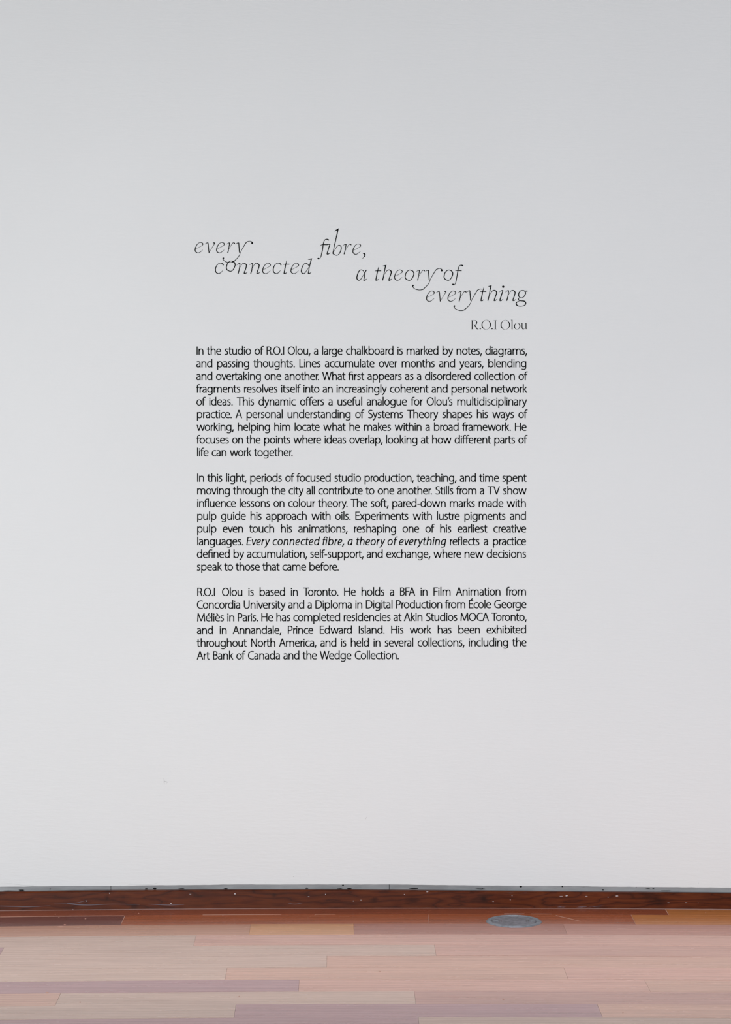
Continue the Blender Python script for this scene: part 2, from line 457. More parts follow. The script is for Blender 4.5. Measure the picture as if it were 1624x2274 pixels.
class Letters:
    """collects ribbons given in photo pixels and lays them on the wall as thin film"""
    def __init__(s): s.v, s.f = [], []
    def add(s, pairs, closed=False):
        base = len(s.v)
        for (a, b) in pairs:
            for px, py in (a, b):
                x, z = wallpt(px, py); yb = -bow(x)
                s.v.append((x, yb - EPS_F, z))
            for px, py in (a, b):
                x, z = wallpt(px, py); s.v.append((x, -bow(x) - EPS_B, z))
        n = len(pairs)
        rng = range(n if closed else n - 1)
        for i in rng:
            p, q = base + 4 * i, base + 4 * ((i + 1) % n)
            s.f += [(p, q, q + 1, p + 1), (p, p + 2, q + 2, q), (p + 1, q + 1, q + 3, p + 3)]
        if not closed:
            s.f += [(base, base + 1, base + 3, base + 2)]; e = base + 4 * (n - 1)
            s.f += [(e, e + 2, e + 3, e + 1)]
    def disc(s, cx, cy, r, k=14):
        s.add([((cx - r * math.cos(t), cy + r * math.sin(t) + 1e-4), (cx - r * math.cos(t), cy - r * math.sin(t) - 1e-4)) for t in [math.pi * i / k for i in range(k + 1)]])
    def build(s, name, parent, mat=None):
        me = mesh(name, s.v, s.f)
        return obj(name, me, mat or M_VINYL, parent)

# ---- title: calligraphic italic, traced letter by letter. each glyph: (x0, y0, zoom), strokes [(x, y, width)...]
T = {
'e': ((425, 525, 20.3), [[(200,558,10),(260,535,13),(350,490,15),(430,446,16),(490,408,20),(520,370,32),(520,330,36),(500,302,33),(455,280,26),(400,272,21),(335,298,22),(265,365,28),(208,470,36),(177,570,38),(176,640,38),(200,690,38),(245,728,34),(300,744,28),(360,730,24),(440,675,20),(520,603,10)]]),
'v': ((425, 525, 20.3), [[(610,353,6),(665,312,22),(710,292,32),(745,293,38),(758,340,38),(770,450,36),(785,600,36),(798,735,36),(800,752,30)],
                         [(800,748,18),(830,690,15),(920,530,16),(990,425,18),(1035,350,26),(1050,312,38),(1035,292,44),(1005,294,40),(975,304,16)]]),
'r': ((485, 525, 18.04), [[(325,320,5),(375,283,18),(420,262,28),(450,262,34),(447,300,34),(435,380,31),(420,480,27),(402,560,32),(390,610,36),(374,664,38)],
                          [(412,530,8),(450,470,10),(515,358,15),(562,285,21),(600,254,26),(635,262,34),(650,285,44),(648,300,30)]]),
'y': ((485, 525, 18.04), [[(688,320,5),(735,285,20),(780,260,30),(815,262,34),(822,330,36),(830,430,36),(842,560,36),(852,640,34),(885,668,16)],
                          [(1356,306,26),(1354,290,56),(1354,266,66),(1346,236,48),(1320,206,24),(1270,189,19),(1200,200,25),(1135,232,31),(1095,275,30),(1050,350,27),(985,462,23),(925,566,20),(885,650,16),(868,706,17),(838,766,21),(790,840,24),(720,915,25),(660,970,28),(610,1014,36),(560,1038,30),(480,1050,26),(400,1046,26),(310,1020,26),(240,980,24),(200,935,26),(188,900,42),(205,868,60),(218,850,40)]]),
'c': ((470, 560, 18.04), [[(450,722,8),(405,785,20),(345,835,24),(280,860,28),(215,838,36),(168,785,38),(154,710,38),(170,620,36),(215,525,30),(275,468,25),(340,444,23),(400,449,30),(450,474,40),(464,505,48),(455,528,40)]]),
'o': ((470, 560, 18.04), [('closed', [(770,354,27),(700,390,29),(640,455,32),(603,560,37),(594,640,37),(625,708,36),(690,748,32),(765,766,28),(825,742,28),(885,672,30),(928,580,36),(945,500,38),(925,430,38),(870,378,36)])]),
'n': ((470, 560, 18.04), [[(1002,520,5),(1050,486,18),(1095,460,28),(1135,458,36),(1134,500,34),(1125,570,28),(1114,650,30),(1098,740,36),(1080,800,38),(1060,864,40)],
                          [(1116,655,10),(1155,585,14),(1210,495,19),(1255,455,24),(1310,446,31),(1365,475,38),(1400,525,42),(1392,580,38),(1360,690,36),(1330,770,36),(1306,845,38)],
                          [(1290,850,30),(1340,856,34),(1385,838,28),(1438,802,6)]]),
't': ((620, 560, 18.04), [[(312,330,18),(292,400,27),(270,480,33),(248,590,36),(222,720,36),(198,840,38)],[(178,852,26),(230,858,34),(278,838,27),(325,802,6)],[(158,492,14),(200,486,24),(280,484,30),(412,483,34)]]),
'd': ((620, 560, 18.04), [[(1158,296,8),(1200,290,28),(1250,280,36),(1290,266,30),(1328,248,6)],[(1298,262,40),(1280,330,40),(1255,430,36),(1228,530,36),(1205,610,38),(1196,690,34),(1186,770,34),(1170,845,36)],
                          [(1152,854,28),(1200,858,34),(1245,838,28),(1298,798,6)],
                          [(1205,600,14),(1188,535,26),(1145,478,30),(1075,452,28),(1010,472,27),(955,540,31),(910,655,35),(892,760,38),(908,820,40),(950,856,36),(1000,858,29),(1040,826,24),(1090,760,20),(1150,670,16),(1190,605,12)]]),
'f': ((970, 580, 23.2), [[(1372,248,30),(1352,240,60),(1318,222,64),(1280,208,48),(1235,210,36),(1190,232,34),(1158,278,36),(1130,350,40),(1105,450,44),(1086,560,46),(1062,700,45),(1035,850,42),(1008,990,39),(985,1090,34),(955,1170,28),(920,1212,34),(885,1210,62),(845,1200,80),(815,1195,60),(798,1192,26)],
                         [(955,498,14),(1010,489,32),(1100,488,40),(1290,490,46)]]),
'F': ((700, 500, 20.3), [[(622,682,26),(608,670,52),(580,652,54),(545,636,42),(490,640,37),(430,678,32),(395,750,33),(368,870,38),(350,1000,40),(322,1170,40),(292,1310,37),(262,1420,31),(225,1490,25),(190,1515,34),(160,1512,60),(125,1502,62),(104,1496,26)],
                         [(218,942,5),(275,898,26),(335,880,35),(450,881,40),(560,880,40),(600,864,40),(650,858,38),(690,862,18)],
                         [(668,858,40),(652,920,40),(622,1010,40),(580,1150,40),(556,1230,42),(538,1302,44)],[(522,1306,30),(585,1308,36),(640,1278,28),(702,1240,6)]]),
'b': ((700, 500, 20.3), [[(882,282,10),(915,258,30),(965,222,42),(1010,195,42),(1045,168,28),(1084,132,6)],[(1045,175,36),(1030,215,48),(1005,335,44),(985,430,42),(945,600,40),(900,800,38),(860,970,32),(832,1110,28),(815,1200,38),(803,1275,44)],
                         [(800,1272,40),(850,1320,37),(915,1352,31),(985,1362,26),(1045,1338,30),(1110,1258,35),(1160,1140,39),(1180,1040,40),(1170,970,40),(1132,920,34),(1080,902,28),(1025,930,27),(955,1015,23),(890,1118,18),(836,1212,12)]]),
',': ((760, 525, 23.2), [[(1068,892,10),(1100,884,44),(1140,890,68),(1172,918,66),(1182,960,60),(1165,1010,48),(1120,1075,30),(1065,1128,16),(1008,1160,5)]]),
'a': ((785, 580, 16.24), [[(405,425,14),(382,378,24),(340,332,27),(285,313,25),(230,335,27),(175,420,32),(135,540,36),(128,620,36),(155,668,34),(205,687,28),(255,664,23),(318,572,18),(370,490,14),(405,435,10)],[(476,312,26),(455,345,32),(432,390,30),(415,440,34),(405,510,30),(392,600,30),(380,675,34)],[(360,684,24),(410,689,31),(448,668,26),(490,630,5)]]),
'h': ((785, 580, 16.24), [[(1056,174,8),(1095,170,26),(1140,162,34),(1170,150,26),(1197,136,5)],[(1172,152,36),(1158,200,36),(1140,280,31),(1118,400,27),(1100,495,29),(1084,575,34),(1070,630,35),(1052,692,36)],
                          [(1103,515,9),(1150,430,14),(1200,358,20),(1245,322,25),(1295,316,31),(1345,344,36),(1370,385,38),(1358,450,34),(1320,560,32),(1295,630,33),(1280,680,34)],[(1262,684,26),(1310,689,32),(1348,666,26),(1395,632,5)]]),
'i': ((1080, 625, 16.24), [[(468,386,5),(515,352,18),(560,332,28),(600,330,34),(590,380,34),(562,460,33),(530,560,34),(505,640,36),(492,690,38)],[(478,692,26),(525,697,31),(568,674,26),(618,636,5)],('dot', 615, 190, 42)]),
'g': ((1080, 625, 16.24), [('closed', [(1300,322,21),(1240,342,27),(1190,400,33),(1170,480,35),(1185,545,32),(1225,582,24),(1275,590,20),(1330,575,23),(1380,525,29),(1415,450,35),(1420,400,36),(1395,355,33),(1350,330,27)]),
                           [(1392,348,8),(1425,348,22),(1462,350,38),(1486,352,50)],[(1200,586,12),(1172,615,28),(1162,645,32),(1180,672,32),(1225,694,30),(1300,703,32),(1370,712,37),(1415,742,39),(1430,785,36),(1415,835,31),(1365,872,26),(1300,889,23),(1225,893,24),(1150,880,31),(1100,845,36),(1084,800,36),(1105,755,30),(1150,724,22),(1205,706,14)]]),
'R': ((1040, 700, 23.2), [[(212,264,50),(212,720,50)],[(160,263,4),(340,263,6)],[(165,722,4),(262,722,4)],[(330,263,8),(380,272,20),(425,310,40),(447,370,52),(436,425,44),(400,470,26),(350,490,10),(240,482,4)],[(308,488,20),(340,515,40),(390,595,46),(440,675,48),(475,712,44),(500,718,22),(540,724,5)]]),
'.': ((1040, 700, 23.2), [('dot', 622, 698, 34)]),
'O': ((1040, 700, 23.2), [('closed', [(930,247,5),(850,268,12),(770,335,28),(722,420,44),(711,510,52),(735,600,50),(790,680,36),(860,726,16),(935,736,7),(1010,718,10),(1085,655,26),(1135,570,44),(1149,480,54),(1130,395,50),(1080,318,36),(1005,262,18)])]),
'I': ((1040, 700, 23.2), [[(1400,264,52),(1400,720,52)],[(1318,263,4),(1490,263,4)],[(1318,723,4),(1490,723,4)]]),
'l': ((1105, 700, 21.65), [[(704,222,44),(704,668,46)],[(650,222,5),(690,238,30),(726,222,8)],[(672,670,4),(750,672,4)]]),
'p': ((1105, 700, 21.65), [('closed', [(945,369,5),(895,392,14),(845,445,36),(820,515,48),(828,585,46),(865,645,30),(910,680,11),(955,688,5),(1005,668,14),(1052,612,36),(1077,545,46),(1074,480,46),(1040,415,32),(995,380,12)])]),
'u': ((1105, 700, 21.65), [[(1140,378,4),(1165,388,20),(1205,384,8)],[(1188,384,42),(1188,580,43),(1194,625,42),(1215,658,34),(1252,670,30),(1285,663,18),(1318,645,5)],[(1378,386,44),(1378,660,46)],[(1318,378,4),(1350,390,22),(1396,384,8)],[(1370,662,26),(1400,662,18),(1430,656,5)]]),
}
T['Y'] = (T['y'][0], [T['y'][1][0], [(1312,212,12),(1290,196,16)] + T['y'][1][1][5:]])      # y of the last word: its arm runs into the t
TITLE = [('e',0,0),('v',0,0),('e',47.5,0),('r',0,0),('y',0,0),
  ('c',0,0),('o',0,0),('n',0,0),('n',28.15,0),('e',149.9,46.3),('c',128.4,0),('t',0,0),('e',212.8,46.3),('d',0,0),
  ('F',0,0),('b',0,0),('r',258.7,3.0),('e',350.4,3.2),(',',0,0),
  ('a',0,0),('t',204,14.7),('h',0,0),('e',442.9,60.8),('o',397.1,20.05),('r',421.8,60.8),('y',421.5,60.8),('o',483.5,20.0),('f',0,0),
  ('e',514,107.8),('v',513.8,107.8),('e',561.5,107.8),('r',514.2,107.8),('Y',513.5,106.3),('t',437.5,60.4),('h',233.9,45.3),('i',0,0),('n',596.8,60.2),('g',0,0)]
NAME = [('R',0,0),('.',0,0),('O',0,0),('.',26.3,0),('I',0,0),('O',42.45,.3),('l',0,0),('p',0,0),('u',0,0)]
WSC = {'title': 1.03, 'name': .95}
def set_letters(seq, parent, wk):
    for ch, dx, dy in seq:
        (x0, y0, s), strokes = T[ch]
        L = Letters()
        for st in strokes:
            if st[0] == 'dot': L.disc(x0 + st[1] / s + dx, y0 + st[2] / s + dy, st[3] / s); continue
            closed = st[0] == 'closed'
            pts = st[1] if closed else st
            pts = [(x0 + a / s + dx, y0 + b / s + dy, max(.32, w / s * wk)) for a, b, w in pts]
            L.add(ribbon(catmull(pts, 5, closed), closed), closed)
        L.build('letter', parent)
title = empty('title_lettering', (0, 0, 0))
title['label'] = 'large thin italic black vinyl title lettering staggered down the wall above the text'; title['category'] = 'lettering'
set_letters(TITLE, title, WSC['title'])
nm = empty('name_lettering', (0, 0, 0))
nm['label'] = 'small serif black name lettering at right between title and first paragraph'; nm['category'] = 'lettering'
set_letters(NAME, nm, WSC['name'])

# ---- body text: humanist sans drawn by strokes. units: 1/13.533 px, x from the left of the ink, y up from the baseline
Z = 13.533
G = {   # char: (ink width, left space, right space, [strokes])
'a': (132, 3, 11, ["M14 158 C30 168 48 172 62 172 C98 172 113 150 113 112 L113 42 C113 25 115 12 117 0", "M113 108 C60 108 15.5 92 15.5 50 C15.5 28 30 12 55 12 C85 12 105 30 113 60"]),
'b': (164, 15, 7, ["M15.5 262 L15.5 45 C15.5 30 14.5 12 13 0", "M15.5 68 C25 32 52 12 84 12 C122 12 149 45 149 93 C149 140 124 172 86 172 C54 172 26 152 15.5 115"]),
'c': (141, 5, 0, ["M134 161 C121 168 108 172 92 172 C46 172 15.5 138 15.5 90 C15.5 42 46 12 92 12 C108 12 121 15 136 21"]),
'd': (160, 5, 14, ["M144.5 262 L144.5 40 C144.5 25 146 12 147 0", "M144.5 130 C132 158 108 172 80 172 C40 172 15.5 135 15.5 88 C15.5 42 40 12 76 12 C106 12 135 32 144.5 70"]),
'e': (150, 5, 5, ["M18 100 L137 100", "M135 98 C137 140 118 172 80 172 C40 172 15.5 138 15.5 90 C15.5 42 42 12 88 12 C108 12 124 15 140 22"]),
'f': (100, -8, -9, ["M40 0 L40 195 C40 230 58 249 88 249 C97 249 106 248 114 244", "M0 167 L100 167"]),
'g': (162, 5, 16, ["M146.5 182 L146.5 5 C146.5 -40 120 -58 78 -58 C55 -58 38 -53 22 -45", "M146.5 120 C135 155 110 172 82 172 C42 172 15.5 138 15.5 93 C15.5 48 42 18 80 18 C110 18 136 36 146.5 68"]),
'h': (147, 15, 12, ["M15.5 262 L15.5 0", "M15.5 110 C22 150 48 171 78 171 C110 171 131.5 150 131.5 108 L131.5 0"]),
'i': (31, 15, 15, ["M15.5 182 L15.5 0", "D15.5 222 20.5"]),
'k': (133, 15, -5, ["M15.5 262 L15.5 0", "H34 96 L108 183", "H46 118 L116 0"]),
'l': (31, 15, 14, ["M15.5 262 L15.5 0"]),
'm': (246, 15, 15, ["M15.5 182 L15.5 0", "M15.5 112 C22 150 44 171 70 171 C104 171 122.5 148 122.5 110 L122.5 0", "M122.5 112 C129 150 151 171 177 171 C212 171 230.5 148 230.5 108 L230.5 0"]),
'n': (147, 13, 14, ["M15.5 182 L15.5 0", "M15.5 110 C22 150 48 171 78 171 C110 171 131.5 150 131.5 108 L131.5 0"]),
'o': (165, 5, 5, ["O82.5 92 67.5 80"]),
'p': (162, 15, 7, ["M15.5 182 L15.5 -74", "M15.5 70 C26 30 54 12 82 12 C121 12 147 46 147 93 C147 138 124 172 84 172 C54 172 26 150 15.5 112"]),
'r': (80, 15, -4, ["M15.5 182 L15.5 0", "M15.5 100 C22 145 44 170 80 167"]),
's': (110, 3, 8, ["M100 160 C86 168 73 172 60 172 C37 172 22 160 22 140 C22 120 40 111 58 103 C80 93 94 80 94 55 C94 28 74 12 48 12 C30 12 17 17 7 24"]),
't': (103, -8, 1, ["M43 222 L43 55 C43 25 55 12 78 12 C88 12 95 13 102 16", "M0 167 L103 167", "M30 210 L56 232"]),
'u': (143, 13, 16, ["M15.5 182 L15.5 75 C15.5 32 32 12 62 12 C92 12 118 35 126.5 70", "M126.5 182 L126.5 45 C126.5 25 127.5 12 129 0"]),
'v': (160, -4, -5, ["H16 182 L80 0", "H144 182 L80 0"]),
'w': (251, 4, 4, ["H16 182 L68 0", "H125 182 L68 0", "H125 182 L181 0", "H235 182 L181 0"]),
'x': (156, -7, -8, ["H20 182 L138 0", "H136 182 L18 0"]),
'y': (155, -4, -4, ["M140 183 L90 42 C72 -8 50 -46 10 -63", "H16 182 L82 22"]),
'A': (196, -8, -3, ["H14 0 L98 250", "H182 0 L98 250", "M48 92 L148 92"]),
'B': (140, 15, 3, ["M15.5 0 L15.5 250", "M15.5 237 L60 237 C98 237 115 219 115 188 C115 155 95 138 60 138 L15.5 138", "M60 137 C102 137 124 112 124 76 C124 36 98 13 55 13 L15.5 13"]),
'C': (184, 8, 0, ["M180 224 C162 234 142 239 122 239 C58 239 15.5 190 15.5 124 C15.5 55 58 11 122 11 C145 11 163 15 179 23"]),
'D': (200, 15, 6, ["M15.5 0 L15.5 250", "M15.5 237 L70 237 C145 237 185 195 185 127 C185 55 143 13 66 13 L15.5 13"]),
'E': (136, 15, 0, ["M15.5 0 L15.5 250", "M15.5 237 L130 237", "M15.5 135 L124 135", "M15.5 13 L136 13"]),
'F': (130, 15, 0, ["M15.5 0 L15.5 250", "M15.5 237 L130 237", "M15.5 128 L122 128"]),
'G': (196, 8, 16, ["M188 223 C166 234 148 239 124 239 C58 239 15.5 190 15.5 124 C15.5 55 58 11 124 11 C148 11 165 14 181 20 L181 124", "M114 112 L190 112"]),
'H': (182, 15, 15, ["M15.5 0 L15.5 250", "M166.5 0 L166.5 250", "M15.5 136 L166.5 136"]),
'I': (31, 15, 15, ["M15.5 0 L15.5 250"]),
'L': (130, 15, -2, ["M15.5 250 L15.5 0", "M15.5 13 L130 13"]),
'M': (238, 10, 12, ["H14 0 L30 250", "H30 250 L118 8", "H207 250 L118 8", "H223 0 L207 250"]),
'N': (180, 15, 15, ["M15.5 0 L15.5 250", "H18 250 L162 0", "M164.5 0 L164.5 250"]),
'O': (217, 0, 5, ["O108.5 124 93 114"]),
'P': (142, 15, -1, ["M15.5 0 L15.5 250", "M15.5 237 L60 237 C102 237 126 215 126 176 C126 132 98 109 58 109 L15.5 109"]),
'R': (152, 15, 8, ["M15.5 0 L15.5 250", "M15.5 237 L62 237 C104 237 128 218 128 182 C128 148 105 129 68 127 L15.5 126", "M68 127 C100 122 112 100 120 65 C126 40 131 15 138 0"]),
'S': (147, 8, 5, ["M132 225 C118 234 100 239 84 239 C50 239 27 220 27 188 C27 155 52 143 80 130 C112 116 130 100 130 66 C130 32 106 11 70 11 C46 11 27 17 12 27"]),
'T': (178, -2, 0, ["M88 0 L88 237", "M0 237 L178 237"]),
'U': (177, 15, 15, ["M15.5 250 L15.5 95 C15.5 40 42 11 88 11 C135 11 161.5 40 161.5 95 L161.5 250"]),
'V': (198, 0, 0, ["H16 250 L99 0", "H182 250 L99 0"]),
'W': (289, -2, -5, ["H15 250 L76 0", "H143 250 L76 0", "H143 250 L207 0", "H273 250 L207 0"]),
'.': (41, 10, 3, ["D20.5 18 20.5"]),
',': (60, -6, 5, ["H17 -42 L47 48"]),
'’': (36, 5, -6, ["H13 178 L32 252"]),
'-': (80, 10, 10, ["M0 92 L80 92"]),
'\ue000': (150, -8, 14, ["M37 0 L37 190 C37 228 62 249 98 249 C112 249 124 246 137 238", "M0 167 L134 167", "M134.5 180 L134.5 0"]),       # fi
'\ue001': (142, -10, 14, ["M38 0 L38 190 C38 228 60 248 92 248 L126.5 248 L126.5 0", "M0 167 L92 167"]),                            # fl
'\ue002': (332, -2, 14, ["M89 0 L89 237", "M0 237 L200 237", "M200.5 258 L200.5 0", "M200.5 110 C207 150 233 171 263 171 C295 171 316.5 150 316.5 108 L316.5 0"]),  # Th
}
G['é'] = (150, 5, 5, G['e'][3] + ["M66 196 L108 246"]); G['è'] = (150, 5, 5, G['e'][3] + ["M90 196 L46 246"])
G['É'] = (136, 15, 0, G['E'][3] + ["M58 250 L108 300"])
KERN = {'ff': 14, 'ft': 8, 'rt': 8, 'ov': -6, 've': -11, 'wo': -17, 'wa': -11, 'ow': -9, 'ew': -6, 'ry': 12, 'st': 4, 'to': -6, 'te': -5, 'ra': 2,
        'ro': -9, 're': -3, 'rs': 6, 'ke': -12, 'To': -42, 'Co': -9, 'We': -12, 'r.': -24, 'e.': -5, 'FA': -22, '.O': -12, '.I': 8, 'r,': -20, 'y.': -20,
        'ck': 0, 'cu': -2, 'ty': 4, 'va': -8, 'ev': -4, 'ay': 0, 'Sy': -10, 'Pr': 4, 'rg': -7, 'R.': 0, 'O.': -2, 'sy': -2, 'rd': 0, 'k.': 4, 'ce': -9, 'cc': -13, 'ct': -7, 'co': -6, 'ca': -5, 'ex': -2, 'xc': -2}
def lig(wd): return wd.replace('Th', '\ue002').replace('fi', '\ue000').replace('fl', '\ue001')
def kern(a, b):
    if a == '\ue000': a = 'i'
    if a == '\ue001': a = 'l'
    if a == '\ue002': a = 'h'
    if b in ('\ue000', '\ue001'): b = 'f'
    return KERN.get(a + b, 0)
IT = {  # true italic forms
'e': (140, 5, 4, ["M17 78 C60 78 110 92 122 122 C130 150 112 172 84 172 C42 172 15.5 132 15.5 78 C15.5 36 36 12 76 12 C94 12 108 15 122 22"]),
'a': (150, 5, 12, ["M134 176 L134 40 C134 25 136 12 138 0", "M134 166 C115 171 100 172 88 172 C42 172 15.5 130 15.5 78 C15.5 38 34 12 64 12 C98 12 128 44 134 84"]),
'f': (100, -8, -9, G['f'][3]), '\ue000': (150, -8, 14, ["M37 0 L37 190 C37 228 58 249 88 249 C98 249 104 248 110 245", "M0 167 L92 167", "M130 180 L130 0", "D130 222 20"]),
'g': (154, 5, 14, ["M138 176 L138 5 C138 -40 112 -58 70 -58 C50 -58 33 -53 17 -45", "M138 166 C118 171 102 172 88 172 C42 172 15.5 130 15.5 80 C15.5 42 36 18 66 18 C100 18 130 46 138 84"]),
}
def path_pts(sv):
    kind = sv[0]
    tok = sv[1:].replace('L', ' L ').replace('C', ' C ').split()
    if kind == 'D' or kind == 'O': return kind, [float(t) for t in tok]
    pts = [(float(tok[0]), float(tok[1]))]; i = 2
    while i < len(tok):
        if tok[i] == 'L':
            pts.append((float(tok[i + 1]), float(tok[i + 2]))); i += 3
        elif tok[i] == 'C':
            c = [float(t) for t in tok[i + 1:i + 7]]; p0 = pts[-1]
            for k in range(1, 6):
                t = k / 5; a, b, cc, d = (1 - t)**3, 3 * t * (1 - t)**2, 3 * t * t * (1 - t), t**3
                pts.append((a * p0[0] + b * c[0] + cc * c[2] + d * c[4], a * p0[1] + b * c[1] + cc * c[3] + d * c[5]))
            i += 7
        else: raise ValueError(sv)
    return kind, pts
PATHS = {}
def strokes_of(ch, ital):
    key = (ch, ital)
    if key not in PATHS:
        gl = IT[ch] if ital and ch in IT else G[ch]
        PATHS[key] = (gl[0], gl[1], gl[2], [path_pts(s) for s in gl[3]])
    return PATHS[key]
XI, SK = .92, .155
WV, WH = 31.5, 26.0
def advance(ch, ital):
    w, l, r, _ = strokes_of(ch, ital); k = XI if ital else 1
    return w * k, l * k, r * k
def word_width(word, ital, tr):
    x = 0; prev = None
    for ch in word:
        w, l, r = advance(ch, ital)
        if prev is not None: x += pr + l + kern(prev, ch) + tr
        x += w; prev, pr = ch, r
    return x
def draw_word(word, px, base, parent, ital=False, tr=0.0, slope=0.0, x_ref=437.0):
    """px: left edge of the ink in photo px"""
    L = Letters(); x = 0; prev = None; k = XI if ital else 1; sk = SK if ital else 0
    def P(gx, gy, ox):
        X = px + (ox + gx * k + gy * sk) / Z
        return X, base + slope * (X - x_ref) - gy / Z
    for ch in word:
        w, l, r = advance(ch, ital)
        if prev is not None: x += pr + l + kern(prev, ch) + tr
        for kind, pts in strokes_of(ch, ital)[3]:
            if kind == 'D':
                c = P(pts[0], pts[1], x); L.disc(c[0], c[1], pts[2] / Z, 8)
            elif kind == 'O':
                cx, cy, rx, ry = pts; n = 24; q = []
                for i in range(n):
                    t = 2 * math.pi * i / n; s2 = 1.02
                    wd = WH + (WV - WH) * abs(math.cos(t))
                    X, Y = P(cx + rx * math.cos(t), cy + ry * math.sin(t), x); q.append((X, Y, wd / Z))
                L.add(ribbon(q, True), True)
            else:
                if kind == 'M' and len(pts) == 2 and word and ch == 't' and pts[0] == (30.0, 210.0): wds = [12, 10]
                else:
                    wds = []
                    for i in range(len(pts)):
                        a, b = pts[max(i - 1, 0)], pts[min(i + 1, len(pts) - 1)]
                        d = math.hypot(b[0] - a[0], b[1] - a[1]) or 1
                        wds.append(WH + (WV - WH) * abs(b[1] - a[1]) / d)
                q = [P(a, b, x) + (wd / Z,) for (a, b), wd in zip(pts, wds)]
                L.add(ribbon(q, False, kind == 'H'))
        x += w; prev, pr = ch, r
    return L.build('word', parent)

PARAS = [
 (0, 0.0, [("In the studio of R.O.I Olou, a large chalkboard is marked by notes, diagrams,", 436.8, 1170.8),
  ("and passing thoughts. Lines accumulate over months and years, blending", 436.0, 1169.2),
  ("and overtaking one another. What first appears as a disordered collection of", 436.1, 1172.3),
  ("fragments resolves itself into an increasingly coherent and personal network", 435.6, 1171.3),
  ("of ideas. This dynamic offers a useful analogue for Olou’s multidisciplinary", 436.4, 1170.8),
  ("practice. A personal understanding of Systems Theory shapes his ways of", 437.5, 1172.0),
  ("working, helping him locate what he makes within a broad framework. He", 436.7, 1169.8),
  ("focuses on the points where ideas overlap, looking at how different parts of", 436.2, 1171.8),
  ("life can work together.", 437.8, 650.2)]),
 (10, 0.25, [("In this light, periods of focused studio production, teaching, and time spent", 438.0, 1169.8),
  ("moving through the city all contribute to one another. Stills from a TV show", 438.0, 1169.9),
  ("influence lessons on colour theory. The soft, pared-down marks made with", 438.1, 1168.2),
  ("pulp guide his approach with oils. Experiments with lustre pigments and", 438.1, 1168.4),
  ("pulp even touch his animations, reshaping one of his earliest creative", 438.1, 1169.0),
  ("languages.|reflects a practice", 438.2, 1168.7),
  ("defined by accumulation, self-support, and exchange, where new decisions", 437.3, 1168.7),
  ("speak to those that came before.", 437.2, 752.6)]),
 (19, 0.35, [("R.O.I Olou is based in Toronto. He holds a BFA in Film Animation from", 438.2, 1168.5),
  ("Concordia University and a Diploma in Digital Production from École George", 437.3, 1169.4),
  ("Méliès in Paris. He has completed residencies at Akin Studios MOCA Toronto,", 438.1, 1170.0),
  ("and in Annandale, Prince Edward Island. His work has been exhibited", 437.4, 1168.8),
  ("throughout North America, and is held in several collections, including the", 437.0, 1169.6),
  ("Art Bank of Canada and the Wedge Collection.", 437.2, 886.1)])]
ITAL = [("Every", 547.2, 599.9), ("connected", 605.3, 710.8), ("fibre,", 717.0, 764.7), ("a", 772.1, 784.3), ("theory", 791.5, 855.8), ("of", 860.9, 883.8), ("everything", 886.6, 991.1)]
LABELS = ['upper paragraph of small black sans serif text, nine lines under the name',
          'middle paragraph of small black text with one italic phrase in its sixth line',
          'lowest paragraph of small black text, six lines, ending nearest the floor']
TR = 0.0
DBG = []
for (first, off, lines), lab in zip(PARAS, LABELS):
    par = empty('text_paragraph'); par['label'] = lab; par['category'] = 'wall text'; par['group'] = 'paragraphs of wall text'
    slope = -1.2 / 735 if first == 19 else 0.0
    for i, (txt, xa, xb) in enumerate(lines):
        base = 787.85 + off + 28.19 * (first + i)
        if '|' in txt:
            a, b = txt.split('|')
            draw_word(lig(a), xa, base, par)
            for wd, p0, p1 in ITAL:
                wl = lig(wd); nat = word_width(wl, True, 0)
                last = wl[-1]; sk_l = {'E': 0, 'c': 92 * SK * .5, 'f': 167 * SK, '\ue000': 167 * SK, 'a': 60 * SK, 't': 167 * SK, 'o': 70 * SK, 'e': 70 * SK}[wl[0]]
                sk_r = {'y': 183 * SK, 'd': 262 * SK, ',': 48 * SK, 'a': 176 * SK, 'f': 250 * SK + 14, 'g': 176 * SK}[last]
                need = (p1 - p0) * Z - sk_r + sk_l
                tr = (need - nat) / max(1, len(wl) - 1)
                DBG.append(('it', wd, round(tr, 1)))
                draw_word(wl, p0 - sk_l / Z, base, par, True, tr if len(wl) > 1 else 0)
            words = [lig(w) for w in b.split()]; xa = 999.5
        else: words = [lig(w) for w in txt.split()]
        over = 14 if words[-1][-1] == 'f' else 0
        tot = sum(word_width(w, False, TR) for w in words) + over
        def side(ch, k): return strokes_of(ch, False)[k]
        sides = [side(a[-1], 2) + side(b[0], 1) for a, b in zip(words, words[1:])]
        sp = ((xb - xa) * Z - tot - sum(sides)) / (len(words) - 1)
        DBG.append((first + i, round(sp, 1)))
        x = xa
        if first + i == 19: sides[0] += 47; sp -= 47 / (len(words) - 1)      # wider space after the name
        for j, w in enumerate(words):
            draw_word(w, x, base, par, False, TR, slope); DBG.append((w, round(x, 1)))
            x += (word_width(w, False, TR) + (sides[j] + sp if j < len(sides) else 0)) / Z

